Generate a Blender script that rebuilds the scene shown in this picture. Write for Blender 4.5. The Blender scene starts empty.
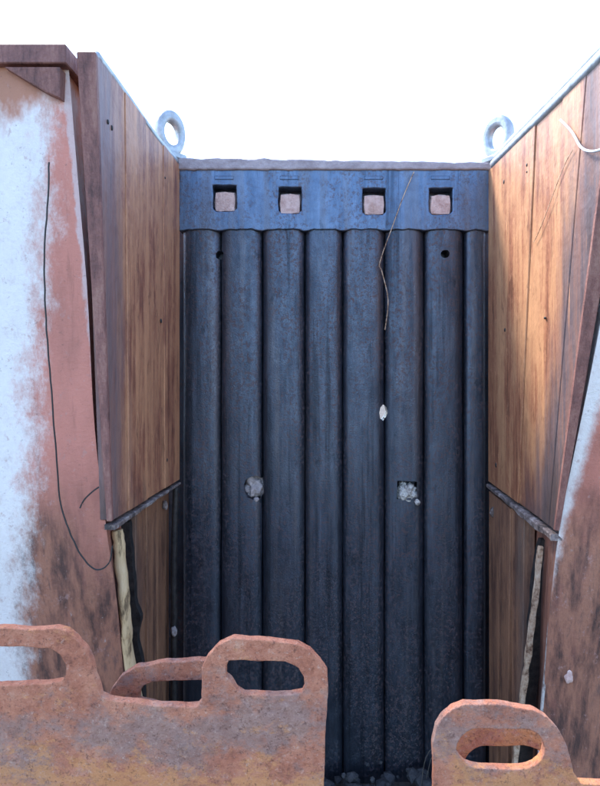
import bpy, bmesh, math, random
from mathutils import Vector, Matrix, noise
R = math.radians
random.seed(7)
scene = bpy.context.scene

# ------------------------------------------------------------------ camera
CAM_Z = 1.35            # eye height above the ground
F = 568.0               # focal length in photo pixels (photo 600 x 786)
VX, VY = 325.0, 360.0   # point the level lens axis hits
cam_d = bpy.data.cameras.new('camera')
cam = bpy.data.objects.new('camera', cam_d)
scene.collection.objects.link(cam)
cam.location = (0, 0, CAM_Z)
cam.rotation_euler = (R(90), 0, 0)
cam_d.sensor_fit = 'HORIZONTAL'
cam_d.sensor_width = 36
cam_d.lens = 36 * F / 600
cam_d.shift_x = -(VX - 300) / 600
cam_d.shift_y = -(393 - VY) / 600
cam_d.clip_start = 0.02
cam_d.clip_end = 2000
scene.camera = cam

# ------------------------------------------------------------------ sky, sun, exposure
SUN_EL, SUN_AZ = R(52), R(-48)      # azimuth from +Y (behind the ribbed panel), negative = left
world = bpy.data.worlds.new('World')
scene.world = world
world.use_nodes = True
wn = world.node_tree
bg = wn.nodes['Background']
sky = wn.nodes.new('ShaderNodeTexSky')
sky.sky_type = 'NISHITA'
sky.sun_disc = False
sky.sun_elevation = SUN_EL
sky.sun_rotation = SUN_AZ
sky.dust_density = 1.2
sky.ozone_density = 3.0
wn.links.new(sky.outputs[0], bg.inputs[0])
bg.inputs[1].default_value = 0.15
sd = bpy.data.lights.new('sun', 'SUN')
sd.energy = 1.5
sd.angle = R(14)
sd.color = (1, 0.93, 0.83)
sun = bpy.data.objects.new('sun', sd)
scene.collection.objects.link(sun)
sdir = Vector((math.sin(SUN_AZ) * math.cos(SUN_EL), math.cos(SUN_AZ) * math.cos(SUN_EL), math.sin(SUN_EL)))
sun.rotation_euler = sdir.to_track_quat('Z', 'Y').to_euler()
sun.location = (-2, 4, 6)
vs = scene.view_settings
vs.view_transform = 'Standard'
vs.look = 'None'
vs.gamma = 1
vs.exposure = 2.45

# ------------------------------------------------------------------ helpers
def W(u, v, y):
    return Vector(((u - VX) * y / F, y, CAM_Z + (VY - v) * y / F))

def link(o):
    scene.collection.objects.link(o)
    return o

def thing(name, label, cat, loc=(0, 0, 0), group=None):
    o = link(bpy.data.objects.new(name, None))
    o.empty_display_size = 0.05
    o.location = loc
    o['label'] = label
    o['category'] = cat
    o['kind'] = 'thing'
    if group: o['group'] = group
    return o

def root_loc(o):
    while o.parent: o = o.parent
    return o.location

def obj(name, me, m, parent=None, label=None, cat=None, group=None, kind=None, smooth=False):
    """link one mesh given in world coordinates"""
    if isinstance(me, bmesh.types.BMesh):
        bmesh.ops.recalc_face_normals(me, faces=me.faces)
        d = bpy.data.meshes.new(name)
        me.to_mesh(d)
        me.free()
        me = d
    o = link(bpy.data.objects.new(name, me))
    if parent:
        me.transform(Matrix.Translation(-root_loc(parent)))
        o.parent = parent
    else:
        xs = [v.co for v in me.vertices]
        base = Vector((sum(c.x for c in xs) / len(xs), sum(c.y for c in xs) / len(xs), min(c.z for c in xs)))
        me.transform(Matrix.Translation(-base))
        o.location = base
    me.materials.clear()
    me.materials.append(m)
    if smooth:
        for p in me.polygons: p.use_smooth = True
    if label: o['label'] = label
    if cat: o['category'] = cat
    if group: o['group'] = group
    if kind: o['kind'] = kind
    return o

def autosmooth(o, deg=35):
    bm = bmesh.new(); bm.from_mesh(o.data)
    for f in bm.faces: f.smooth = True
    for e in bm.edges:
        e.smooth = not (len(e.link_faces) == 2 and e.calc_face_angle(0) > R(deg))
    bm.to_mesh(o.data); bm.free()
    return o

def prism(poly, ext, bev=0.003, seg=1):
    """closed solid: planar polygon pushed along ext, edges bevelled"""
    bm = bmesh.new()
    a = [bm.verts.new(p) for p in poly]
    b = [bm.verts.new(Vector(p) + Vector(ext)) for p in poly]
    n = len(a)
    bm.faces.new(a)
    bm.faces.new(list(reversed(b)))
    for i in range(n):
        bm.faces.new((a[i], b[i], b[(i + 1) % n], a[(i + 1) % n]))
    bmesh.ops.recalc_face_normals(bm, faces=bm.faces)
    if bev:
        bmesh.ops.bevel(bm, geom=list(bm.edges), offset=bev, segments=seg, affect='EDGES', clamp_overlap=True)
    return bm

def box(x0, x1, y0, y1, z0, z1, bev=0.003):
    return prism([(x0, y0, z0), (x1, y0, z0), (x1, y0, z1), (x0, y0, z1)], (0, y1 - y0, 0), bev)

def smooth_path(pts, n=6):
    pts = [Vector(p) for p in pts]
    out = []
    for i in range(len(pts) - 1):
        p0 = pts[max(i - 1, 0)]; p1 = pts[i]; p2 = pts[i + 1]; p3 = pts[min(i + 2, len(pts) - 1)]
        for k in range(n):
            t = k / n
            out.append(0.5 * ((2 * p1) + (p2 - p0) * t + (2 * p0 - 5 * p1 + 4 * p2 - p3) * t * t + (3 * p1 - p0 - 3 * p2 + p3) * t ** 3))
    out.append(pts[-1])
    return out

def tube(pts, rad, sides=8, bm=None, jit=0.0):
    """tube along points; rad number or list"""
    bm = bm or bmesh.new()
    pts = [Vector(p) for p in pts]
    rings = []
    for i, p in enumerate(pts):
        d = (pts[min(i + 1, len(pts) - 1)] - pts[max(i - 1, 0)]).normalized()
        up = Vector((0, 0, 1)) if abs(d.z) < 0.9 else Vector((1, 0, 0))
        a = d.cross(up).normalized(); b = d.cross(a)
        r = rad[i] if isinstance(rad, (list, tuple)) else rad
        ring = []
        for k in range(sides):
            t = 2 * math.pi * k / sides
            q = r * (1 + random.uniform(-jit, jit))
            ring.append(bm.verts.new(p + a * math.cos(t) * q + b * math.sin(t) * q))
        rings.append(ring)
    for i in range(len(rings) - 1):
        for k in range(sides):
            bm.faces.new((rings[i][k], rings[i][(k + 1) % sides], rings[i + 1][(k + 1) % sides], rings[i + 1][k]))
    bm.faces.new(list(reversed(rings[0])))
    bm.faces.new(rings[-1])
    return bm

def outline_mesh(loops, thick, bev, jit=0.0, seed=0.0, step=0.008):
    """flat plate in local XZ (front face at y=0, back at y=thick) with real holes"""
    cu = bpy.data.curves.new('tmp', 'CURVE')
    cu.dimensions = '2D'
    cu.fill_mode = 'BOTH'
    cu.extrude = thick / 2 - bev
    cu.bevel_depth = bev
    cu.bevel_resolution = 2
    cu.offset = -bev
    for lp in loops:
        pts = []
        n = len(lp)
        for i in range(n):
            a = Vector(lp[i]); b = Vector(lp[(i + 1) % n])
            m = max(1, int((b - a).length / step))
            for k in range(m):
                p = a.lerp(b, k / m)
                q = noise.noise_vector(Vector((p.x * 38 + seed, p.y * 38, seed))) * jit
                q += noise.noise_vector(Vector((p.x * 130 + seed, p.y * 130, seed))) * jit * 0.45
                pts.append((p.x + q.x, p.y + q.y))
        sp = cu.splines.new('POLY')
        sp.points.add(len(pts) - 1)
        for i, p in enumerate(pts): sp.points[i].co = (p[0], p[1], 0, 1)
        sp.use_cyclic_u = True
    o = link(bpy.data.objects.new('tmp', cu))
    bpy.context.view_layer.update()
    me = bpy.data.meshes.new_from_object(o.evaluated_get(bpy.context.evaluated_depsgraph_get()))
    bpy.data.objects.remove(o)
    # curve XY -> world XZ, thickness -> Y
    me.transform(Matrix(((1, 0, 0, 0), (0, 0, -1, thick / 2), (0, 1, 0, 0), (0, 0, 0, 1))))
    return me

def cut(me, cutters):
    """boolean difference on a mesh, cutters are bmeshes"""
    o = link(bpy.data.objects.new('tmp', me))
    cs = []
    for c in cutters:
        bmesh.ops.recalc_face_normals(c, faces=c.faces)
        d = bpy.data.meshes.new('tmpc'); c.to_mesh(d)
        co = link(bpy.data.objects.new('tmpc', d)); cs.append(co)
        md = o.modifiers.new('b', 'BOOLEAN'); md.operation = 'DIFFERENCE'; md.solver = 'EXACT'; md.object = co
    bpy.context.view_layer.update()
    r = bpy.data.meshes.new_from_object(o.evaluated_get(bpy.context.evaluated_depsgraph_get()))
    bpy.data.objects.remove(o)
    for c in cs: bpy.data.objects.remove(c)
    return r

# ------------------------------------------------------------------ materials
class NB:
    def __init__(s, name):
        s.m = bpy.data.materials.new(name); s.m.use_nodes = True
        s.t = s.m.node_tree; s.b = s.t.nodes['Principled BSDF']
        g = s.t.nodes.new('ShaderNodeNewGeometry'); s.pos = g.outputs['Position']
        s.vec = {}
    def new(s, k): return s.t.nodes.new(k)
    def ln(s, a, b): s.t.links.new(a, b)
    def scaled(s, sc):
        if sc not in s.vec:
            n = s.new('ShaderNodeVectorMath'); n.operation = 'MULTIPLY'
            s.ln(s.pos, n.inputs[0]); n.inputs[1].default_value = sc
            s.vec[sc] = n.outputs[0]
        return s.vec[sc]
    def noise(s, sc, det=5, rough=0.6, off=0.0, dist=0.0):
        if not isinstance(sc, tuple): sc = (sc, sc, sc)
        v = s.scaled(sc)
        if off:
            a = s.new('ShaderNodeVectorMath'); a.operation = 'ADD'; s.ln(v, a.inputs[0]); a.inputs[1].default_value = (off, off * 1.7, off * 0.6); v = a.outputs[0]
        n = s.new('ShaderNodeTexNoise'); n.inputs['Scale'].default_value = 1; n.inputs['Detail'].default_value = det
        n.inputs['Roughness'].default_value = rough; n.inputs['Distortion'].default_value = dist
        s.ln(v, n.inputs['Vector']); return n.outputs['Fac']
    def voro(s, sc, feat='F1'):
        n = s.new('ShaderNodeTexVoronoi'); n.feature = feat; n.inputs['Scale'].default_value = 1
        s.ln(s.scaled((sc, sc, sc) if not isinstance(sc, tuple) else sc), n.inputs['Vector']); return n.outputs['Distance']
    def math(s, op, a, b=None):
        n = s.new('ShaderNodeMath'); n.operation = op
        for i, x in enumerate((a, b)):
            if x is None: continue
            if isinstance(x, (int, float)): n.inputs[i].default_value = x
            else: s.ln(x, n.inputs[i])
        return n.outputs[0]
    def step(s, x, lo, hi, a=0.0, b=1.0):
        n = s.new('ShaderNodeMapRange'); n.interpolation_type = 'SMOOTHSTEP'
        s.ln(x, n.inputs[0]); n.inputs[1].default_value = lo; n.inputs[2].default_value = hi
        n.inputs[3].default_value = a; n.inputs[4].default_value = b
        return n.outputs[0]
    def lin(s, ax, ay, az, c=0.0):
        d = s.new('ShaderNodeVectorMath'); d.operation = 'DOT_PRODUCT'; s.ln(s.pos, d.inputs[0]); d.inputs[1].default_value = (ax, ay, az)
        return s.math('ADD', d.outputs['Value'], c)
    def ramp(s, x, stops):
        n = s.new('ShaderNodeValToRGB'); e = n.color_ramp.elements
        while len(e) < len(stops): e.new(0.5)
        for i, (p, c) in enumerate(stops): e[i].position = p; e[i].color = (*c, 1)
        s.ln(x, n.inputs[0]); return n.outputs[0]
    def mix(s, f, a, b):
        n = s.new('ShaderNodeMix'); n.data_type = 'RGBA'
        if isinstance(f, (int, float)): n.inputs[0].default_value = f
        else: s.ln(f, n.inputs[0])
        for i, x in ((6, a), (7, b)):
            if isinstance(x, tuple): n.inputs[i].default_value = (*x, 1)
            else: s.ln(x, n.inputs[i])
        return n.outputs[2]
    def done(s, col, rough=0.8, metal=0.0, bumps=(), spec=0.5):
        b = s.b
        if isinstance(col, tuple): b.inputs['Base Color'].default_value = (*col, 1)
        else: s.ln(col, b.inputs['Base Color'])
        for k, x in (('Roughness', rough), ('Metallic', metal)):
            if isinstance(x, (int, float)): b.inputs[k].default_value = x
            else: s.ln(x, b.inputs[k])
        b.inputs['Specular IOR Level'].default_value = spec
        prev = None
        for h, dist in bumps:
            n = s.new('ShaderNodeBump'); n.inputs['Strength'].default_value = 1; n.inputs['Distance'].default_value = dist
            s.ln(h, n.inputs['Height'])
            if prev: s.ln(prev, n.inputs['Normal'])
            prev = n.outputs[0]
        if prev: s.ln(prev, b.inputs['Normal'])
        return s.m

M = {}
# dark ribbed steel, worn satin skin with fine brownish specks
def darksteel(name, lo, hi, specks, r0, r1):
    n = NB(name)
    c = n.ramp(n.noise((30, 30, 6), 6, 0.7), [(0.3, lo), (0.7, hi)])
    sp = n.step(n.noise(105, 4, 0.75), 0.50, 0.60)
    pat = n.step(n.noise((9, 9, 3), 4, 0.6, 3.0), 0.30, 0.55)
    spk = n.math('MULTIPLY', n.math('MULTIPLY', sp, pat), specks)
    c = n.mix(spk, c, (0.11, 0.075, 0.078))
    c = n.mix(n.math('MULTIPLY', n.step(n.noise((40, 40, 2.2), 5, 0.6, 9.0), 0.56, 0.72), 0.4), c, tuple(x * 1.25 for x in hi))
    run = n.noise((22, 22, 0.7), 8, 0.7, 17.0)
    c = n.mix(n.math('MULTIPLY', n.step(run, 0.52, 0.64), 0.6), c, tuple(x * 0.45 for x in lo))
    c = n.mix(n.math('MULTIPLY', n.step(run, 0.47, 0.38), 0.35), c, (0.15, 0.14, 0.15))
    drk = n.step(n.noise((22, 22, 10), 7, 0.75, 6.0), 0.58, 0.70)
    c = n.mix(n.math('MULTIPLY', drk, 0.55), c, tuple(x * 0.4 for x in lo))
    return n.done(c, n.math('ADD', n.step(n.noise(40, 4, 0.6), 0.3, 0.7, r0, r1), n.math('MULTIPLY', spk, 0.3)), n.math('SUBTRACT', 0.85, n.math('MULTIPLY', spk, 0.45)),
                  [(n.noise(210, 4, 0.75), 0.0009), (n.noise((14, 14, 5), 3), 0.002)])
M['dark_steel'] = darksteel('dark_steel', (0.043, 0.056, 0.080), (0.10, 0.122, 0.165), 0.8, 0.33, 0.47)
M['band_steel'] = darksteel('band_sky_tint', (0.075, 0.115, 0.185), (0.14, 0.19, 0.28), 0.55, 0.34, 0.46)  # bluer base colour, sky glow painted into the top band
# streaked brown / tan boards
def streaked(name, tan, brown, grey, greylin, off=0.0, stain=None):
    n = NB(name)
    st = n.math('ADD', n.math('MULTIPLY', n.noise((24, 24, 1.3), 8, 0.7, off, 0.2), 0.5), n.math('MULTIPLY', n.noise((11, 11, 4), 9, 0.8, off + 30), 0.5))
    c = n.ramp(st, [(0.39, tuple(x * 0.55 for x in brown)), (0.45, brown), (0.50, tuple(0.65 * x + 0.35 * y for x, y in zip(tan, brown))), (0.545, tan), (0.62, tuple(x * 1.15 for x in tan))])
    flk = n.step(n.noise((50, 50, 22), 7, 0.8, off + 33), 0.56, 0.64)
    c = n.mix(n.math('MULTIPLY', flk, 0.4), c, tuple(min(1, x * 1.3 + 0.03) for x in tan))
    scr = n.step(n.noise((28, 28, 9), 8, 0.8, off + 37), 0.57, 0.66)
    c = n.mix(n.math('MULTIPLY', scr, 0.7), c, tuple(x * 0.45 for x in brown))
    g = n.math('ADD', n.lin(*greylin), n.math('MULTIPLY', n.math('SUBTRACT', n.noise((14, 14, 1.6), 5, 0.6, off + 4), 0.5), 0.26))
    c = n.mix(n.math('MULTIPLY', n.step(g, -0.06, 0.07), 0.9), c, n.ramp(n.noise((34, 34, 2.0), 8, 0.75, off + 41), [(0.34, tuple(x * 0.5 for x in grey)), (0.47, grey), (0.58, tuple(0.6 * x + 0.4 * y for x, y in zip(grey, brown))), (0.70, tuple(x * 1.5 for x in grey))]))
    fine = n.noise((120, 120, 5), 4, 0.7, off + 2)
    c = n.mix(n.math('MULTIPLY', n.step(fine, 0.57, 0.72), 0.4), c, tuple(x * 0.42 for x in brown))
    bl = n.step(n.noise((13, 13, 3), 9, 0.78, off + 8), 0.54, 0.68)
    c = n.mix(n.math('MULTIPLY', bl, 0.65), c, tuple(x * 0.5 for x in brown))
    if stain:
        sn = n.math('ADD', n.lin(*stain), n.math('MULTIPLY', n.math('SUBTRACT', n.noise((18, 18, 4), 6, 0.7, off + 15), 0.5), 0.7))
        c = n.mix(n.math('MULTIPLY', n.step(sn, -0.05, 0.15), 0.7), c, (0.055, 0.042, 0.04))
    pale = n.step(n.noise((60, 60, 3), 5, 0.7, off + 12), 0.62, 0.74)
    c = n.mix(n.math('MULTIPLY', pale, 0.5), c, tuple(min(1, x * 1.5) for x in tan))
    return n.done(c, 0.55, 0.0, [(fine, 0.0012), (st, 0.003), (n.noise(9, 4), 0.006)])
# boards: grey and purple-brown towards the camera end (small y)
M['board_l'] = streaked('board_left', (0.50, 0.235, 0.120), (0.28, 0.105, 0.06), (0.19, 0.13, 0.13), (0, -1, -0.08, 1.42), 1.0, (0, -0.5, -1, 1.69))
M['board_r'] = streaked('board_right', (0.47, 0.235, 0.115), (0.31, 0.12, 0.06), (0.085, 0.074, 0.09), (0, -1, -0.34, 1.80), 6.0, (0, -0.9, -0.8, 2.08))
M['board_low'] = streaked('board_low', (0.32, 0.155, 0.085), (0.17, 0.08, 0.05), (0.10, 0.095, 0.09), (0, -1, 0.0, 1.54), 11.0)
# red brown edge strip
n = NB('edge_rust')
c = n.ramp(n.noise((30, 30, 7), 9, 0.8), [(0.34, (0.085, 0.038, 0.034)), (0.5, (0.22, 0.095, 0.078)), (0.64, (0.32, 0.17, 0.13))])
M['edge_rust'] = n.done(c, 0.75, 0, [(n.noise(120, 4), 0.002)])
# outer plates: rust under remains of white paint
def painted(name, wl, off, wamp=0.24, lo=-0.035, hi=0.05, extra=None, red=(0.54, 0.205, 0.150), top=None):
    n = NB(name)
    c = n.ramp(n.noise((7, 7, 2.5), 6, 0.65, off), [(0.25, tuple(x * 0.62 for x in red)), (0.5, red), (0.72, tuple(min(1, x * 1.16) for x in red))])
    low = n.math('ADD', n.lin(0, 0, -1, 0.98), n.math('MULTIPLY', n.math('SUBTRACT', n.noise((9, 9, 2), 4, 0.6, off + 1), 0.5), 0.55))
    lowc = n.ramp(n.noise((30, 30, 2.0), 6, 0.7, off + 21), [(0.36, (0.04, 0.026, 0.022)), (0.46, (0.19, 0.085, 0.055)), (0.56, (0.34, 0.15, 0.09)), (0.66, (0.15, 0.08, 0.06))])
    c = n.mix(n.math('MULTIPLY', n.step(low, -0.14, 0.16), 0.9), c, lowc)
    c = n.mix(n.math('MULTIPLY', n.step(n.noise((34, 34, 1.6), 6, 0.7, off + 25), 0.55, 0.70), 0.5), c, tuple(x * 0.5 for x in red))
    if top is not None:
        tp = n.math('ADD', n.lin(*top), n.math('MULTIPLY', n.math('SUBTRACT', n.noise((11, 11, 6), 5, 0.65, off + 2), 0.5), 0.3))
        c = n.mix(n.math('MULTIPLY', n.step(tp, -0.05, 0.06), 0.8), c, (0.40, 0.19, 0.11))
    w = n.math('ADD', n.lin(*wl), n.math('MULTIPLY', n.math('SUBTRACT', n.noise((16, 16, 9), 10, 0.8, off + 3), 0.5), wamp))
    w = n.step(w, lo, hi)
    if top is not None:
        w = n.math('MULTIPLY', w, n.step(tp, -0.03, 0.05, 1.0, 0.0))
    c = n.mix(w, c, n.ramp(n.noise((34, 34, 26), 7, 0.8, off + 31), [(0.30, (0.60, 0.52, 0.49)), (0.45, (0.73, 0.685, 0.655)), (0.7, (0.78, 0.74, 0.71))]))
    if extra: c = n.mix(n.math('MULTIPLY', n.step(n.math('ADD', n.lin(*extra), n.math('MULTIPLY', n.math('SUBTRACT', n.noise((40, 40, 14), 5, 0.7, off + 9), 0.5), 0.03)), -0.003, 0.004), 0.55), c, (0.62, 0.58, 0.57))
    chip = n.step(n.noise((42, 42, 30), 6, 0.75, off + 5), 0.585, 0.66)
    c = n.mix(n.math('MULTIPLY', chip, 0.5), c, (0.42, 0.25, 0.22))
    fleck = n.step(n.noise((30, 30, 18), 7, 0.8, off + 7), 0.64, 0.70)
    c = n.mix(n.math('MULTIPLY', fleck, 0.55), c, (0.55, 0.50, 0.49))
    pit = n.step(n.noise(90, 5, 0.75, off + 6), 0.60, 0.72)
    c = n.mix(n.math('MULTIPLY', pit, 0.55), c, (0.13, 0.065, 0.055))
    return n.done(c, 0.68, 0, [(n.noise(130, 5, 0.7), 0.0018), (n.noise((12, 12, 8), 4), 0.004)])
Z0 = CAM_Z
M['plate_l'] = painted('painted_plate_left', (-1, 0, 0.116, -0.618 - 0.116 * Z0), 2.0, extra=(1, 0, 0.0578, 0.508 - 0.0578 * Z0 - 0.001), top=(-0.25, 0, 1, -0.515 - Z0 - 0.15))
M['plate_r'] = painted('painted_plate_right', (-1, 0, 0.13, 0.600 - 0.13 * Z0), 15.0, wamp=0.05, lo=-0.012, hi=0.012)
# rusty slotted plates
def slotrust(name, off):
    n = NB(name)
    c = n.ramp(n.noise(26, 9, 0.78, off), [(0.28, (0.20, 0.075, 0.048)), (0.44, (0.46, 0.165, 0.095)), (0.58, (0.57, 0.235, 0.14)), (0.76, (0.64, 0.37, 0.25))])
    zz = n.lin(0, 0, 1, 0.0)
    g = n.step(n.math('SUBTRACT', n.noise((9, 9, 13), 8, 0.78, off + 3), n.math('MULTIPLY', n.math('ABSOLUTE', n.math('SUBTRACT', zz, 0.885)), 1.3)), 0.41, 0.55)
    c = n.mix(n.math('MULTIPLY', g, 0.6), c, n.ramp(n.noise(60, 5, 0.7, off), [(0.3, (0.17, 0.125, 0.11)), (0.7, (0.36, 0.29, 0.26))]))
    o = n.step(n.math('ADD', n.noise((16, 16, 24), 7, 0.8, off + 9), n.step(zz, 0.80, 0.90, 0.10, -0.06)), 0.50, 0.62)
    c = n.mix(n.math('MULTIPLY', o, 0.7), c, (0.66, 0.29, 0.11))
    gr = n.noise(190, 5, 0.8, off)
    c = n.mix(n.math('MULTIPLY', n.step(gr, 0.54, 0.65), 0.65), c, (0.12, 0.05, 0.04))
    c = n.mix(n.math('MULTIPLY', n.step(n.noise(150, 5, 0.8, off + 20), 0.57, 0.68), 0.45), c, (0.66, 0.46, 0.36))
    v = n.voro(110)
    return n.done(c, 0.88, 0, [(gr, 0.0028), (v, 0.0012), (n.noise(45, 6, 0.75), 0.005), (n.noise(10, 3), 0.006)], spec=0.3)
M['slot_rust'] = slotrust('slotted_plate_rust', 1.0)
M['slot_rust_b'] = slotrust('slotted_plate_rust_b', 5.0)
# lip on the panel, bolts, galvanised bits
n = NB('lip_rust')
M['lip'] = n.done(n.ramp(n.noise((20, 20, 30), 6, 0.7), [(0.3, (0.22, 0.17, 0.18)), (0.7, (0.42, 0.35, 0.36))]), 0.8, 0, [(n.noise(90, 4), 0.003)])
n = NB('bolt_rust')
M['bolt'] = n.done(n.ramp(n.noise(60, 6, 0.7), [(0.3, (0.42, 0.25, 0.21)), (0.7, (0.70, 0.50, 0.44))]), 0.85, 0, [(n.noise(110, 4), 0.003)])
n = NB('galvanised')
M['galv'] = n.done(n.ramp(n.noise((25, 25, 25), 6, 0.7), [(0.3, (0.22, 0.23, 0.24)), (0.6, (0.42, 0.45, 0.48))]), 0.45, 0.4, [(n.noise(80, 4), 0.001)])
n = NB('grey_scale')
M['ledge'] = n.done(n.ramp(n.noise((35, 35, 35), 6, 0.75), [(0.38, (0.05, 0.04, 0.038)), (0.52, (0.20, 0.15, 0.135)), (0.66, (0.42, 0.37, 0.35))]), 0.8, 0, [(n.noise(80, 5), 0.005)])
n = NB('black_wire')
M['wire'] = n.done((0.018, 0.017, 0.017), 0.6)
n = NB('pale_wire')
M['pale_wire'] = n.done((0.6, 0.62, 0.64), 0.5)
n = NB('yellow_stick')
M['stick'] = n.done(n.ramp(n.noise((60, 60, 12), 6, 0.7), [(0.36, (0.16, 0.10, 0.05)), (0.48, (0.56, 0.38, 0.20)), (0.75, (0.70, 0.52, 0.32))]), 0.75, 0, [(n.noise((90, 90, 20), 4), 0.002)])
n = NB('flaking_rod')
M['rod'] = n.done(n.ramp(n.noise((50, 50, 40), 6, 0.75), [(0.38, (0.14, 0.07, 0.04)), (0.5, (0.48, 0.33, 0.22)), (0.7, (0.66, 0.53, 0.40))]), 0.85, 0, [(n.noise(90, 5), 0.005)])
n = NB('pale_flake')
M['pale_flake'] = n.done(n.ramp(n.noise((50, 50, 40), 6, 0.75), [(0.38, (0.16, 0.10, 0.08)), (0.52, (0.46, 0.42, 0.39))]), 0.85)
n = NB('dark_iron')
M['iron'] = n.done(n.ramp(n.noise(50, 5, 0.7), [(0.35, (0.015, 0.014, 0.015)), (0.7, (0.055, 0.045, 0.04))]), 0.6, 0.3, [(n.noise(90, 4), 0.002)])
n = NB('stone')
n2 = NB('white_stone')
M['white_stone'] = n2.done(n2.ramp(n2.noise(90, 6, 0.75), [(0.38, (0.18, 0.155, 0.14)), (0.58, (0.66, 0.62, 0.57))]), 0.9, 0, [(n2.noise(120, 5), 0.006)])
M['stone'] = n.done(n.ramp(n.noise(75, 6, 0.7), [(0.3, (0.20, 0.16, 0.155)), (0.7, (0.52, 0.45, 0.44))]), 0.9, 0, [(n.noise(70, 5), 0.004)])
n = NB('dark_stone')
M['rubble'] = n.done(n.ramp(n.noise(30, 5, 0.7), [(0.3, (0.02, 0.02, 0.022)), (0.7, (0.075, 0.075, 0.08))]), 0.9, 0, [(n.noise(80, 5), 0.003)])
n = NB('dry_stalk')
M['stalk'] = n.done((0.12, 0.105, 0.085), 0.8)
n = NB('soil')
c = n.ramp(n.noise(3.0, 8, 0.7), [(0.3, (0.05, 0.043, 0.038)), (0.7, (0.12, 0.105, 0.09))])
M['soil'] = n.done(c, 0.95, 0, [(n.noise(18, 7, 0.7), 0.03)])

# ------------------------------------------------------------------ ground
def ground():
    ax = [-400, -120, -40, -15, -6] + [-3 + 0.25 * i for i in range(25)] + [6, 15, 40, 120, 400]
    vs_, fs = [], []
    for j, yy in enumerate(ax):
        for i, xx in enumerate(ax):
            h = 0.03 * noise.noise(Vector((xx * 1.3, yy * 1.3, 0))) if max(abs(xx), abs(yy)) < 5 else 0
            vs_.append((xx, yy + 1, h - 0.03))
    nn = len(ax)
    for j in range(nn - 1):
        for i in range(nn - 1):
            fs.append((j * nn + i, j * nn + i + 1, (j + 1) * nn + i + 1, (j + 1) * nn + i))
    me = bpy.data.meshes.new('ground'); me.from_pydata(vs_, [], fs)
    o = obj('ground', me, M['soil'], kind='structure', smooth=True)
    o['label'] = 'dark bare soil under the rusted structure'
ground()

# ------------------------------------------------------------------ ribbed back panel
D = 1.84
XL, XR = -0.470, 0.528
ZT = CAM_Z + 0.612                   # top of the face below the lip
ZB0 = CAM_Z + (VY - 230) * D / F     # lower edge of the flat band
panel = thing('ribbed_panel', 'tall dark ribbed steel panel with a flat top band, closing the back', 'panel', ((XL + XR) / 2, D, 0))
edges_u = [181.5, 220, 262, 305, 343, 385, 425, 465, 487.5]
def px(u): return (u - VX) * D / F
def pz(v): return CAM_Z + (VY - v) * D / F
def cyl_cut(u, v, ru, rv, y0=D - 0.1, y1=D + 0.2, sides=9, rot=0.2, jit=0.15):
    bm = bmesh.new(); a = []; b = []
    for k in range(sides):
        t = rot + 2 * math.pi * k / sides
        q = 1 + random.uniform(-jit, jit)
        x = px(u) + ru * D / F * math.cos(t) * q; z = pz(v) + rv * D / F * math.sin(t) * q
        a.append(bm.verts.new((x, y0, z))); b.append(bm.verts.new((x, y1, z)))
    for k in range(sides):
        bm.faces.new((a[k], a[(k + 1) % sides], b[(k + 1) % sides], b[k]))
    bm.faces.new(a); bm.faces.new(list(reversed(b)))
    return bm
HOLES = {   # u, v, ru, rv, sides, rot
    'pin_a': (219, 254, 4.2, 4.6, 7, 0.3), 'pin_b': (445, 254, 4.6, 4.4, 10, 0.3),
    'round': (253.5, 488, 10.5, 12.5, 11, 0.1), 'torn': (408, 490, 14, 12, 4, math.pi / 4),
    'key': (383.5, 413, 4.2, 7.5, 8, 0.0)}
def cutters_for(x0, x1, keys=HOLES):
    r = []
    for k in keys:
        u, v, ru, rv, s, ro = HOLES[k]
        if px(u + ru * 1.2) > x0 and px(u - ru * 1.2) < x1:
            random.seed(k)
            r.append(cyl_cut(u, v, ru, rv, sides=s, rot=ro, jit=0.12))
    return r
for i in range(8):
    x0, x1 = px(edges_u[i]) + 0.0014, px(edges_u[i + 1]) - 0.0014
    xc, hw = (x0 + x1) / 2, (x1 - x0) / 2
    prof = [(-1, 0.024), (-0.96, 0.0165), (-0.88, 0.0090), (-0.74, 0.0035), (-0.45, 0.0007), (0, 0), (0.45, 0.0007), (0.66, 0.0030), (0.80, 0.0080), (0.92, 0.0165), (1, 0.026)]
    bm = bmesh.new(); rows = []
    nz = 46
    for k in range(nz + 1):
        z = -0.02 + (ZB0 + 0.012 + 0.02) * k / nz
        row = []
        for (t, d) in prof:
            wob = 0.0035 * noise.noise(Vector((i * 7.3, z * 2.3, 0))) + 0.003 * noise.noise(Vector((i * 1.9, 0.5, 4))) + 0.0010 * noise.noise(Vector((i * 3.7 + t, z * 14, 2)))
            wx = 0.0016 * noise.noise(Vector((i * 5.1 + (t > 0) * 9, z * 4.0, 5)))
            row.append(bm.verts.new((xc + t * hw + wx, D + d * 0.8 + wob, z)))
        row.append(bm.verts.new((xc + hw, D + 0.062, z)))
        row.append(bm.verts.new((xc - hw, D + 0.062, z)))
        rows.append(row)
    nr = len(rows[0])
    for k in range(nz):
        for j in range(nr):
            bm.faces.new((rows[k][j], rows[k][(j + 1) % nr], rows[k + 1][(j + 1) % nr], rows[k + 1][j]))
    bm.faces.new(list(reversed(rows[0]))); bm.faces.new(rows[-1])
    bmesh.ops.recalc_face_normals(bm, faces=bm.faces)
    me = bpy.data.meshes.new('rib'); bm.to_mesh(me); bm.free()
    cs = cutters_for(x0, x1)
    if cs: me = cut(me, cs)
    autosmooth(obj('rib', me, M['dark_steel'], panel), 40)
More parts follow.
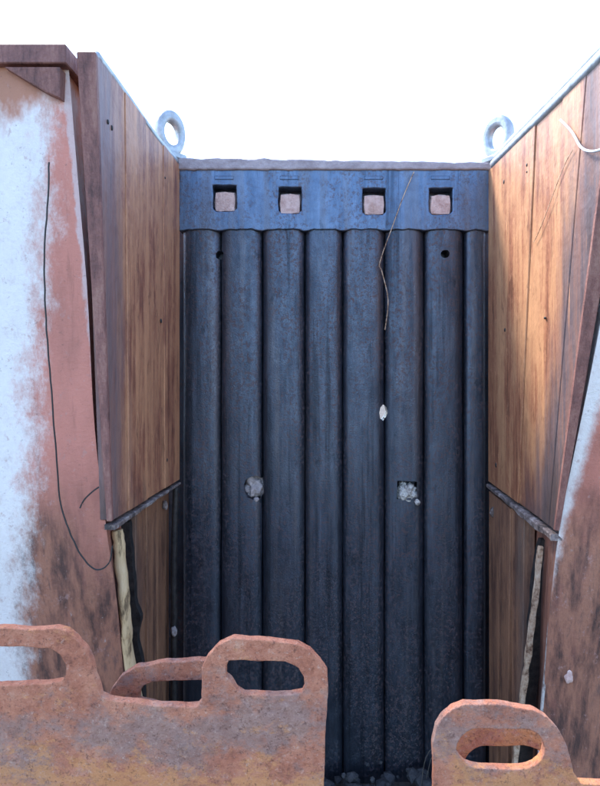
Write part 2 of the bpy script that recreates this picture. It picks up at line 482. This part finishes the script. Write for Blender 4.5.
# backing sheet behind the grooves
bm = box(px(125), px(545), D + 0.066, D + 0.078, -0.02, ZB0 + 0.01, 0)
me = bpy.data.meshes.new('backing'); bm.to_mesh(me); bm.free()
me = cut(me, cutters_for(-9, 9, ['key']))
obj('backing_sheet', me, M['dark_steel'], panel)
# flat top band with four square openings
BH = [(225, 200), (290, 202), (374, 203), (440.5, 203)]
poly = []
zlow = ZB0
nb = 60
low = []
for k in range(nb + 1):
    u = 179 + (491 - 179) * k / nb
    dd = 0
    for e in edges_u: dd = max(dd, 1 - abs(u - e) / 9)
    low.append((px(u), zlow - 0.006 * dd + 0.0015 * noise.noise(Vector((u * 0.2, 0, 0)))))
loops = [low + [(px(491), ZT + 0.01), (px(179), ZT + 0.01)]]
for (u, v) in BH:
    a, b, c_, d_ = u - 11.5, u + 11.5, v - 14, v + 12
    loops.append([(px(a), pz(c_)), (px(b), pz(c_)), (px(b), pz(d_ - 3)), (px(b - 3), pz(d_)), (px(a + 3), pz(d_)), (px(a), pz(d_ - 3))])
me = outline_mesh(loops, 0.055, 0.0035, jit=0.0022, seed=3, step=0.006)
me.transform(Matrix.Translation((0, D - 0.006, 0)))
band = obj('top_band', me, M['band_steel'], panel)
# recessed backing of the openings, bolt heads, raised lugs above
obj('band_backing', box(px(181), px(489), D + 0.052, D + 0.066, ZB0 + 0.02, ZT - 0.004, 0.001), M['dark_steel'], panel)
for i, (u, v) in enumerate(BH):
    random.seed(40 + i)
    bm = bmesh.new()
    x, z = px(u), pz(v + 1.8)
    lay = []
    for (yy, s) in ((D + 0.054, 1.0), (D + 0.010, 1.0), (D + 0.002, 0.90)):
        ring = []
        for k in range(16):
            t = 2 * math.pi * k / 16
            q = 1 / max(abs(math.cos(t)), abs(math.sin(t))) * 0.80 + 0.2
            ring.append(bm.verts.new((x + 0.0345 * s * q * math.cos(t) * (1 + random.uniform(-.06, .06)), yy + random.uniform(-.001, .001), z + 0.034 * s * q * math.sin(t) * (1 + random.uniform(-.06, .06)))))
        lay.append(ring)
    for a in range(2):
        for k in range(16):
            bm.faces.new((lay[a][k], lay[a][(k + 1) % 16], lay[a + 1][(k + 1) % 16], lay[a + 1][k]))
    bm.faces.new(lay[2]); bm.faces.new(list(reversed(lay[0])))
    autosmooth(obj('bolt_head', bm, M['bolt'], panel), 50)
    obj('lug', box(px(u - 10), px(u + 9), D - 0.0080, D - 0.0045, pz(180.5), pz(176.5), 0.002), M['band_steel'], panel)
# pale rusty lip along the top
lo = []
for k in range(41):
    u = 178 + 315 * k / 40
    lo.append((px(u), ZT + 0.003 * noise.noise(Vector((k * 0.7, 1, 0)))))
hi = []
for k in range(40, -1, -1):
    u = 178 + 315 * k / 40
    hi.append((px(u), CAM_Z + 0.652 + 0.006 * noise.noise(Vector((k * 0.5, 4, 0))) - 0.016 * (k / 40)))
me = outline_mesh([lo + hi], 0.075, 0.006, jit=0.0015, seed=8)
me.transform(Matrix.Translation((0, D - 0.014, 0)))
obj('top_lip', me, M['lip'], panel)

def chunk(u, v, r, y, seed, name='stone_plug', m='stone', parent=None, **kw):
    big = r > 0.02
    random.seed(seed)
    bm = bmesh.new()
    bmesh.ops.create_icosphere(bm, subdivisions=4 if big else 2, radius=1)
    for w in bm.verts:
        q = 1 + 0.35 * noise.noise(w.co * 1.6 + Vector((seed, 0, 0))) + 0.35 * noise.noise(w.co * 3.5 + Vector((seed, 3, 0))) + (0.22 * noise.noise(w.co * 8 + Vector((seed, 7, 0))) if big else 0)
        w.co = Vector((px(u) + w.co.x * q * r, y + w.co.y * q * r * 0.8, pz(v) + w.co.z * q * r))
    return obj(name, bm, M[m], parent, smooth=True, **kw)
chunk(253, 489, 0.037, D + 0.045, 3, 'stone', 'stone', None, label='pinkish grey stone wedged in the round hole of the ribbed panel', cat='stone')
chunk(408, 494, 0.033, D + 0.026, 9, 'stone', 'white_stone', None, label='white crumbly stone lodged in the torn square hole of the ribbed panel', cat='stone')
chunk(417, 502, 0.010, D - 0.002, 13, 'stone', 'white_stone', None, label='tiny white crumb at the lower corner of the torn hole', cat='stone')
chunk(256, 500, 0.009, D + 0.008, 14, 'stone', 'stone', None, label='tiny grey crumb under the stone in the round hole', cat='stone')

# thin wire hanging on the panel
wp = [W(414, 172, D - 0.02), W(404, 195, D - 0.016), (W(393, 225, D - 0.016)), W(380, 262, D - 0.006), W(382, 272, D - 0.008), W(388, 300, D - 0.004), W(385, 330, D - 0.002)]
obj('wire', tube(smooth_path(wp), 0.0016, 6), M['rod'], label='thin wire dangling from the lip down the middle of the ribbed panel', cat='wire')

# ------------------------------------------------------------------ side walls
def yz(x, pts):  return [(x, y, CAM_Z + z) for y, z in pts]
def lerp(a, b, t): return a + (b - a) * t

# front edge of upper left wall: (y, z) from top to seam
def fl(z): return lerp(1.160, 1.2525, (0.643 - z) / (0.643 + 0.364))
def fr(z): return lerp(1.010, 1.304, (0.60 - z) / 1.0)
TL = 0.630
wall_l = thing('side_wall', 'brown streaked upper side wall left of the ribbed panel', 'wall', (XL, 1.5, CAM_Z - 0.40), 'boarded side walls')
cutsL = [(1.838, 1.838), (1.655, 1.67), (1.49, 1.505), (1.335, 1.36), (None, None)]
for i in range(4):
    t0, b0 = cutsL[i]; t1, b1 = cutsL[i + 1]
    if t1 is None: t1, b1 = fl(TL) + 0.012, fl(-0.36) + 0.012
    zb0 = lerp(-0.364, -0.395, (b0 - 1.2525) / 0.588); zb1 = lerp(-0.364, -0.395, (b1 - 1.2525) / 0.588)
    g = 0.0010
    off = (0, -0.002, 0.001, -0.001)[i]
    bm = prism(yz(XL + off, [(t0 - g, TL), (t1 + g, TL), (b1 + g, zb1 + 0.008), (b0 - g, zb0 + 0.008)]), (-0.030, 0, 0), 0.0015)
    obj('plank', bm, M['board_l'], wall_l)
# slanted edge strip, tapering to nothing at the seam
pts = [(fl(TL) - 0.002, TL), (fl(-0.36) - 0.002, -0.356), (fl(-0.36) + 0.010, -0.356), (fl(TL) + 0.010, TL)]
bm = bmesh.new()
o_ = []
for (y, z) in pts:
    th = lerp(0.038, 0.011, (TL - z) / 1.0)
    o_.append((bm.verts.new((XL + 0.001, y, CAM_Z + z)), bm.verts.new((XL - th, y, CAM_Z + z))))
for k in range(4):
    bm.faces.new((o_[k][0], o_[k][1], o_[(k + 1) % 4][1], o_[(k + 1) % 4][0]))
bm.faces.new([p[0] for p in o_]); bm.faces.new([p[1] for p in reversed(o_)])
bmesh.ops.bevel(bm, geom=list(bm.edges), offset=0.002, segments=1, affect='EDGES')
obj('edge_strip', bm, M['edge_rust'], wall_l)
# top rim pipe
obj('rim', tube(smooth_path([(XL - 0.012, 1.835, CAM_Z + 0.640), (XL - 0.010, 1.6, CAM_Z + 0.628), (XL - 0.010, 1.35, CAM_Z + 0.634), (XL - 0.012, fl(TL) + 0.03, CAM_Z + 0.638)]), 0.011, 10), M['galv'], wall_l, smooth=True, label='pale round rim along the top of the wall')

wall_r = thing('side_wall', 'orange tan streaked upper side wall right of the ribbed panel', 'wall', (XR, 1.5, CAM_Z - 0.41), 'boarded side walls')
cutsR = [(1.838, 1.838), (1.425, 1.555), (1.265, 1.385), (1.15, 1.345), (None, None)]
def tr(y): return lerp(0.575, 0.612, (y - 1.09) / 0.75)
for i in range(4):
    t0, b0 = cutsR[i]; t1, b1 = cutsR[i + 1]
    if t1 is None: t1, b1 = fr(0.57) + 0.012, fr(-0.40) + 0.012
    g = 0.0016 if i < 2 else 0.0007
    off = (0, 0.003, 0.001, 0.002)[i]
    bm = prism(yz(XR + off, [(t0 - g, tr(t0)), (t1 + g, tr(t1)), (b1 + g, -0.392), (b0 - g, -0.392)]), (0.030, 0, 0), 0.0015)
    obj('plank', bm, M['board_r'], wall_r)
pts = [(fr(0.57) - 0.002, 0.57), (fr(-0.40) - 0.002, -0.392), (fr(-0.40) + 0.010, -0.392), (fr(0.57) + 0.010, 0.57)]
bm = bmesh.new(); o_ = []
for (y, z) in pts:
    th = lerp(0.044, 0.010, (0.57 - z) / 0.97)
    o_.append((bm.verts.new((XR - 0.001, y, CAM_Z + z)), bm.verts.new((XR + th, y, CAM_Z + z))))
for k in range(4):
    bm.faces.new((o_[k][0], o_[k][1], o_[(k + 1) % 4][1], o_[(k + 1) % 4][0]))
bm.faces.new([p[0] for p in o_]); bm.faces.new([p[1] for p in reversed(o_)])
bmesh.ops.bevel(bm, geom=list(bm.edges), offset=0.002, segments=1, affect='EDGES')
obj('edge_strip', bm, M['edge_rust'], wall_r)
for dz, dx, r in ((0.010, 0.008, 0.014), (0.034, 0.014, 0.010)):
    obj('rim', tube(smooth_path([(XR + dx, 1.80, CAM_Z + 0.610 + dz), (XR + dx, 1.55, CAM_Z + 0.598 + dz), (XR + dx, 1.3, CAM_Z + 0.584 + dz), (XR + dx, 1.02, CAM_Z + 0.572 + dz)]), r, 10), M['galv'], wall_r, smooth=True, label='pale round rim along the top of the wall')

# slits and nail holes in the boards: small dark nails
def nail(wall, x, sgn, y, v_u, z, ry, rz):
    bm = bmesh.new()
    bmesh.ops.create_uvsphere(bm, u_segments=8, v_segments=5, radius=1)
    for w in bm.verts:
        w.co = Vector((x + sgn * w.co.x * 0.0025, y + w.co.y * ry * 0.7, CAM_Z + z + w.co.z * rz * 0.7))
    obj('nail', bm, M['wire'], wall, smooth=True)
for (u, v, ry, rz) in ((505, 330, .008, .009), (496, 465, .008, .012), (527, 165, .006, .007), (504, 182, .007, .010), (527, 172, .005, .004), (545, 318, .008, .005)):
    y = XR * F / (u - VX); nail(wall_r, XR, -1, y, 0, (VY - v) * y / F, ry, rz)
for (u, v, ry, rz) in ((108, 122, .006, .008), (112, 128, .005, .009), (161, 321, .008, .010), (165, 178, .007, .005), (167, 460, .006, .008)):
    y = -XL * F / (VX - u); nail(wall_l, XL, 1, y, 0, (VY - v) * y / F, ry, rz)

# seam ledges under the upper walls
random.seed(5)
def ragged_ledge(x, sgn, y0, z0, y1, z1, h, pr, parent, m):
    bm = bmesh.new(); rings = []
    nn = 34
    for k in range(nn + 1):
        t = k / nn
        y, z = lerp(y0, y1, t), CAM_Z + lerp(z0, z1, t)
        hh = h * (1 + 0.5 * noise.noise(Vector((k * 0.17, sgn * 3, 0)))) * lerp(0.7, 1.25, t); p = pr * (1 + 0.5 * noise.noise(Vector((k * 0.21, sgn * 5, 2))))
        rings.append([bm.verts.new((x + sgn * a, y, b)) for a, b in ((-p, z - hh * .2), (-p * .9, z - hh), (0.02, z - hh), (0.02, z), (-p * .6, z))])
    for k in range(nn):
        for j in range(5):
            bm.faces.new((rings[k][j], rings[k][(j + 1) % 5], rings[k + 1][(j + 1) % 5], rings[k + 1][j]))
    bm.faces.new(rings[0]); bm.faces.new(list(reversed(rings[-1])))
    return obj('ledge', bm, m, parent, label='ragged grey ledge along the lower edge of the wall')
ragged_ledge(XR, 1, 1.836, -0.400, 1.312, -0.402, 0.014, 0.007, wall_r, M['ledge'])
ragged_ledge(XL, -1, 1.836, -0.395, 1.262, -0.366, 0.008, 0.004, wall_l, M['ledge'])

# lower walls (set back)
XLl, XRl = -0.505, 0.530
low_l = thing('lower_side_wall', 'dark brown lower side wall left of the ribbed panel, under the ledge', 'wall', (XLl, 1.68, -0.02), 'lower side walls')
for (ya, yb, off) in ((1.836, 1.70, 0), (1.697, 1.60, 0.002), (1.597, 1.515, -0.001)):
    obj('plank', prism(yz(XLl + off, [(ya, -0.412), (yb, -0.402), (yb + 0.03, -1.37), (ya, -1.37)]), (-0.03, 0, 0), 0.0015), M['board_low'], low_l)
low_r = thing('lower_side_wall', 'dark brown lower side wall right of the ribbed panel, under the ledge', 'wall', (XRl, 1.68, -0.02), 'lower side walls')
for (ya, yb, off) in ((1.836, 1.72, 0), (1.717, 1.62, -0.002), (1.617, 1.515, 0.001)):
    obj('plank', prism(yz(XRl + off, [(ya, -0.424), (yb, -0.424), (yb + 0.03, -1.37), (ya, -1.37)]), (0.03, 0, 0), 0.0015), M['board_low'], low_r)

# ------------------------------------------------------------------ outer bodies (closed box shapes, painted face towards the camera)
def outer(name, label, side, edge, far, m, ztop, yback):
    """edge: list of (x, y, z) down the inner front edge"""
    rt = thing(name, label, 'casing', (sum(p[0] for p in edge) / len(edge) + 0.3 * side, 1.5, -0.02), 'painted casings')
    bm = bmesh.new(); rows = []
    ed = smooth_path([Vector(p) for p in edge], 5)
    cols = 14
    for p in ed:
        row = []
        for k in range(cols + 1):
            t = k / cols
            x = lerp(p.x, far, t)
            y = p.y + 0.006 * noise.noise(Vector((x * 4, p.z * 3, side))) + (0.010 * (1 - t * cols / 1.0) if k < 1 else 0)
            row.append(bm.verts.new((x, y, p.z)))
        row.append(bm.verts.new((far, yback, p.z)))
        row.append(bm.verts.new((p.x + side * 0.075, yback, p.z)))
        row.append(bm.verts.new((p.x + side * 0.008, p.y + 0.03, p.z)))
        rows.append(row)
    nr = len(rows[0])
    for k in range(len(rows) - 1):
        for j in range(nr):
            bm.faces.new((rows[k][j], rows[k][(j + 1) % nr], rows[k + 1][(j + 1) % nr], rows[k + 1][j]))
    bm.faces.new(rows[0]); bm.faces.new(list(reversed(rows[-1])))
    autosmooth(obj('body', bm, m, rt), 30)
    return rt
def el(u, v, y): p = W(u, v, y); return (p.x, p.y, p.z)
edgeL = [el(66, 62, 1.165), el(70, 110, 1.17), el(84, 280, 1.20), el(93, 430, 1.235), el(104, 525, 1.262), el(115, 600, 1.30), el(121, 665, 1.34)]
a, b = Vector(edgeL[-2]), Vector(edgeL[-1])
edgeL.append(tuple(b + (b - a) * (b.z + 0.02) / (a.z - b.z)))
case_l = outer('casing', 'white and pink rusted casing at the left, with a dark wire down it', -1, edgeL, -1.25, M['plate_l'], 0.6, 1.86)
edgeR = [el(655, 40, 1.03), el(626, 195, 1.08), el(603, 320, 1.15), el(580, 437, 1.23), el(561, 532, 1.30), el(551, 610, 1.34), el(546, 690, 1.38)]
a, b = Vector(edgeR[-2]), Vector(edgeR[-1])
edgeR.append(tuple(b + (b - a) * (b.z + 0.02) / (a.z - b.z)))
case_r = outer('casing', 'pink rusted casing at the right edge with a white stripe along its side', 1, edgeR, 1.25, M['plate_r'], 0.6, 1.86)
# top flange, post and gusset of the left casing
zt = W(0, 47, 1.16).z
obj('top_flange', box(-1.25, -0.524, 1.148, 1.30, W(0, 63, 1.148).z, zt, 0.002), M['edge_rust'], case_l, label='purple brown flange along the top')
bm = prism([W(4, 67, 1.15), W(60, 67, 1.15), W(60, 98, 1.157), W(45, 92, 1.157), W(25, 80, 1.154)], (0, 0.03, 0), 0.001)
obj('gusset', bm, M['edge_rust'], case_l, label='corner gusset under the flange')

# ------------------------------------------------------------------ lifting eyes
def lifting_eye(u, v, y, w, h, rz, label, base_z):
    p = W(u, v, y)
    t = thing('lifting_eye', label, 'lifting eye', (p.x, y, base_z), 'lifting eyes')
    rw, rh = w / 2, h / 2
    outer_, inner = [], []
    zc = p.z - base_z
    for k in range(28):
        a = 2 * math.pi * k / 28
        outer_.append((rw * math.cos(a), zc + rh * math.sin(a) * (1 if math.sin(a) > 0 else 1.2)))
        inner.append((rw * 0.52 * math.cos(a), zc - 0.006 + rh * 0.55 * math.sin(a)))
    me = outline_mesh([outer_, inner], 0.034, 0.010, jit=0.0008, seed=u)
    me.transform(Matrix.Translation((0, -0.017, 0)))
    o = link(bpy.data.objects.new('ring', me)); o.parent = t; me.materials.append(M['galv'])
    for pl in me.polygons: pl.use_smooth = True
    bm = box(-rw * 0.9, rw * 0.9, -0.028, 0.028, -0.004, 0.016, 0.004)
    d = bpy.data.meshes.new('foot'); bm.to_mesh(d); bm.free(); d.materials.append(M['galv'])
    f = link(bpy.data.objects.new('foot', d)); f.parent = t
    t.rotation_euler.z = rz
lifting_eye(170, 132, 1.83, 0.105, 0.135, R(50), 'pale lifting eye on the corner left of the ribbed panel', CAM_Z + 0.650)
lifting_eye(498, 136, 1.83, 0.105, 0.130, R(-50), 'pale lifting eye on the corner right of the ribbed panel', CAM_Z + 0.640)
# ------------------------------------------------------------------ cables and rods
y_ = 1.165
wl = [W(50, 163, 1.165), W(49, 200, 1.17), W(45.5, 250, 1.178), W(46, 300, 1.19), W(49, 350, 1.20), W(53, 400, 1.21), W(57, 450, 1.222), W(61, 500, 1.235), W(72, 535, 1.24), W(86, 560, 1.245), W(98, 569, 1.25), (W(110, 562, 1.25)), W(113, 545, 1.25)]
obj('cable', tube(smooth_path([p - Vector((0.0015 * noise.noise(p * 60), 0.004, 0)) for p in smooth_path(wl, 5)], 2), 0.0017, 6), M['wire'], label='thin black cable hanging down the left casing and looping at its foot', cat='cable')
wl = [W(99, 487, 1.235), W(92, 492, 1.232), W(84, 500, 1.23), W(80, 508, 1.23)]
obj('twig', tube(smooth_path(wl), 0.0018, 5), M['wire'], label='short dark twig on the left casing beside the black gap', cat='twig')
wl = [(XR - 0.012, 1.245, W(568, 120, 1.245).z), W(572, 132, 1.21), W(580, 146, 1.16), W(588, 151, 1.12), W(600, 150, 1.08), W(622, 140, 1.04)]
obj('cable', tube(smooth_path(wl), 0.0028, 8), M['pale_wire'], label='white cable looping across the top of the right side wall', cat='cable', smooth=True)
# thin cracks of wire on the right wall
wl = [(XR - 0.003, XR * F / (u - VX), CAM_Z + (VY - v) * XR / (u - VX)) for u, v in ((574, 150), (566, 165), (556, 190), (548, 212), (540, 232), (535, 242))]
obj('wire', tube(smooth_path(wl), 0.0009, 5), M['rod'], label='fine brown wire slanting down the right side wall', cat='wire')

st = [W(118, 530, 1.33), W(119, 545, 1.33), W(123, 590, 1.335), W(127, 630, 1.345), W(131, 670, 1.36)]
d_ = (st[-1] - st[-2]).normalized()
st.append(Vector((st[-1].x + 0.08, 1.42, 0.0)))
sp_ = smooth_path(st, 6)
sp_ = [p + Vector((0.003 * noise.noise(Vector((p.z * 14, 0, 1))), 0, 0)) for p in sp_]
obj('stick', tube(sp_, [0.0135 + 0.003 * noise.noise(Vector((i * 0.5, 2, 0))) for i in range(len(sp_))], 9, jit=0.10), M['stick'], smooth=True, label='pale yellow stick standing in the dark gap beside the left casing', cat='stick')
def rod(pts, r, label, name, m, jit=0.3, wob=0.004):
    sp = smooth_path(pts, 10)
    sp = [p + Vector((wob * noise.noise(Vector((p.z * 30, 0, 1))), 0, wob * 0.3 * noise.noise(Vector((p.z * 30, 5, 1))))) for p in sp]
    obj(name, tube(sp, [r * (1 + 0.4 * noise.noise(Vector((i * 0.9, r * 999, 0)))) for i in range(len(sp))], 8, jit=jit), M[m], smooth=True, label=label, cat=name)
def worn_strip(pts, w, dpt, label, m, name, cat, seed):
    sp = smooth_path(pts, 12)
    bm = bmesh.new(); rings = []
    for i, p in enumerate(sp):
        a = w * (0.8 + 0.5 * noise.noise(Vector((i * 0.19, seed, 0)))) * min(1, 0.55 + i * 0.09)
        b = w * (0.8 + 0.5 * noise.noise(Vector((i * 0.23, seed, 4))))
        f = 0.002 * noise.noise(Vector((i * 0.5, seed, 8)))
        rings.append([bm.verts.new(p + Vector(q)) for q in ((-a, f, 0), (b, f, 0), (b, dpt, 0), (-a, dpt, 0))])
    for i in range(len(rings) - 1):
        for k in range(4):
            bm.faces.new((rings[i][k], rings[i][(k + 1) % 4], rings[i + 1][(k + 1) % 4], rings[i + 1][k]))
    bm.faces.new(rings[0]); bm.faces.new(list(reversed(rings[-1])))
    obj(name, bm, M[m], label=label, cat=cat)
worn_strip([W(541, 547, 1.40), W(536, 600, 1.41), W(529, 655, 1.43), W(522.5, 705, 1.45), (W(522, 705, 1.45).x - 0.03, 1.50, 0.0)], 0.0075, 0.012, 'flaking cream and rust edge strip beside the lower right side wall', 'rod', 'edge_strip', 'strip', 3.0)
worn_strip([W(550, 620, 1.372), W(546.5, 665, 1.382), W(543, 705, 1.395), (W(543, 705, 1.395).x - 0.02, 1.43, 0.0)], 0.0035, 0.006, 'thin whitish strip along the edge of the right casing', 'pale_flake', 'edge_strip', 'strip', 7.0)
# added dark strips that put shade into the gaps beside the casings
worn_strip([W(121, 522, 1.42), W(128, 600, 1.43), W(135, 680, 1.44), (W(135, 680, 1.44).x + 0.02, 1.46, 0.0)], 0.024, 0.02, 'added black shade strip behind the yellow stick in the left gap', 'iron', 'gap_shade_strip', 'shade strip', 11.0)
worn_strip([W(545, 540, 1.44), W(538, 610, 1.45), W(531, 690, 1.47), (W(531, 690, 1.47).x - 0.02, 1.52, 0.0)], 0.021, 0.02, 'added black shade strip behind the flaking strip in the right gap', 'iron', 'gap_shade_strip', 'shade strip', 15.0)
rod([W(176, 486, 1.80), W(174, 560, 1.80), W(174, 640, 1.80), (W(174, 640, 1.8).x, 1.80, 0.0)], 0.010, 'dark iron pipe in the corner left of the ribbed panel', 'pipe', 'iron', jit=0.05, wob=0.002)
for (u, v, r, lb) in ((174, 631, 0.012, 'pale weathered clamp on the dark corner pipe'), (165, 505, 0.011, 'pale scrap of scale under the left ledge'), (493, 512, 0.013, 'pale scrap of scale under the right ledge'), (569, 676, 0.013, 'pale paint scab on the lower right casing')):
    yy = {174: 1.785, 165: 1.76, 493: 1.79, 569: 1.375}[u]
    bm = bmesh.new(); bmesh.ops.create_icosphere(bm, subdivisions=3, radius=r)
    c0 = W(u, v, yy)
    for w in bm.verts:
        q = 1 + 0.5 * noise.noise(w.co * 90 + Vector((u, 0, 0)))
        w.co = c0 + Vector((w.co.x * q * 0.75, w.co.y * q * 0.5, w.co.z * q * 1.3))
    obj('clamp' if u == 174 else 'scale_flake', bm, M['ledge'] if u != 569 else M['bolt'], smooth=True, label=lb, cat='clamp' if u == 174 else 'flake')

# ------------------------------------------------------------------ slotted rusty plates in front
def slotted(y, out, slots, thick, m, label, seed, tilt=0.0):
    def q(u, v): return ((u - VX) * y / F, CAM_Z + (VY - v) * y / F)
    loops = [[q(u, v) for u, v in s] for s in [out] + slots]
    lo_ = loops[0]
    me = outline_mesh(loops, thick, 0.0014, jit=0.0014, seed=seed, step=0.004)
    me.transform(Matrix.Translation((0, y, 0)))
    o = obj('slotted_plate', me, m, label=label, cat='plate', group='slotted rusty plates')
    autosmooth(o, 50)
    return o
def arc(cx, cy, rx, ry, a0, a1, n=8):
    return [(cx + rx * math.cos(R(a0 + (a1 - a0) * k / n)), cy - ry * math.sin(R(a0 + (a1 - a0) * k / n))) for k in range(n + 1)]
def vbot(y, z=0.0): return VY + (CAM_Z - z) * F / y
def slot(u0, u1, v0, v1, cut=0.0):
    h = (v1 - v0) / 2; c = (v0 + v1) / 2; r = min(h * 1.15, (u1 - u0) / 2)
    return arc(u1 - r, c, r, h, -90, 90, 10) + arc(u0 + r, c, r, h, 90, 270, 10)
y1_ = 0.72
out = [(-60, 632)] + [(0, 628), (30, 629), (55, 628)] + [(66, 631), (76, 638), (85, 649), (91, 662), (94, 676), (97, 681), (101, 696), (108, 700), (150, 705), (196, 707), (201, 702), (202, 668), (207, 657), (218, 645), (233, 638), (265, 640), (298, 644), (310, 651), (320, 661), (327, 672), (328, 690), (325, 740), (324, 786), (324, vbot(y1_)), (-60, vbot(y1_))]
slL = [(-30, 646), (20, 647), (50, 649), (60, 655), (67, 665), (66, 675), (60, 682), (40, 684), (0, 686), (-30, 686)]
slR = [(226, 668), (229, 661), (240, 660), (262, 661), (285, 662), (298, 668), (304, 677), (305, 687), (302, 693), (290, 695), (262, 695), (244, 694), (236, 689), (231, 680), (225, 676)]
slotted(y1_, out, [slL, slR], 0.012, M['slot_rust'], 'wide rusty plate in front at left with two raised slotted handles', 1.0)
y2_ = 0.80
out2 = [(106, 700), (112, 688), (121, 676), (136, 667), (165, 662), (217, 660), (217, 800), (217, vbot(y2_)), (90, vbot(y2_)), (90, 760), (100, 720)]
sl2 = [(139, 700), (139, 692), (143, 686), (152, 682), (180, 681), (205, 680), (205, 706), (160, 706)]
slotted(y2_, out2, [sl2], 0.012, M['slot_rust_b'], 'rusty plate with a low slotted handle, peeking out behind the wide front plate', 5.0)
y3_ = 0.70
out3 = [(434, 800), (433, 745), (436, 728), (442, 717), (452, 709), (465, 704), (500, 705), (533, 710), (548, 718), (560, 731), (568, 748), (572, 765), (575, 776), (581, 784), (640, 786), (640, vbot(y3_)), (434, vbot(y3_))]
slotted(y3_, out3, [slot(457, 545, 729, 769)], 0.012, M['slot_rust_b'], 'rusty plate at lower right with one slotted handle hump', 9.0)
y4_ = 0.80
out4 = [(448, 760), (450, 735), (458, 722), (470, 716), (530, 720), (545, 728), (556, 742), (560, 765), (563, vbot(y4_)), (448, vbot(y4_))]
slotted(y4_, out4, [slot(464, 546, 746, 784)], 0.012, M['slot_rust'], 'rusty plate seen through the slot of the lower right plate', 13.0)

# ------------------------------------------------------------------ rubble and dry stalks at the foot of the panel
random.seed(21)
bm = bmesh.new()
for i in range(420):
    x = random.uniform(XL + 0.03, XR - 0.03); y = random.uniform(1.45, 1.82); r = 0.006 + 0.022 * random.random() ** 2.2
    t = bmesh.ops.create_icosphere(bm, subdivisions=1, radius=1)
    sx, sy, sz = random.uniform(.7, 1.3), random.uniform(.7, 1.3), random.uniform(.5, .9)
    z = 0.005 + 0.06 * max(0, (y - 1.5) / 0.3) * random.random()
    for w in t['verts']:
        q = 1 + 0.3 * noise.noise(w.co * 2 + Vector((i, 0, 0)))
        w.co = Vector((x + w.co.x * r * sx * q, y + w.co.y * r * sy * q, z + w.co.z * r * sz * q))
obj('rubble', bm, M['rubble'], label='loose dark rubble at the foot of the ribbed panel', cat='rubble', kind='stuff')
bm = bmesh.new()
for i in range(11):
    side = random.random()
    x0 = random.choice([random.uniform(0.10, 0.34), random.uniform(0.10, 0.34), random.uniform(-0.44, -0.36), random.uniform(-0.15, -0.05)])
    y0 = random.uniform(1.62, 1.80)
    h = random.uniform(0.10, 0.30); lx = random.uniform(-0.16, 0.16); ly = random.uniform(-0.12, 0.02)
    tube(smooth_path([(x0, y0, -0.01), (x0 + lx * 0.3, y0 + ly * 0.3, h * 0.6), (x0 + lx, y0 + ly, h * random.uniform(0.8, 1.0))], 4), 0.0010, 4, bm)
obj('dry_stalks', bm, M['stalk'], label='dry stalks lying in the rubble below the ribbed panel', cat='stalks', kind='stuff')
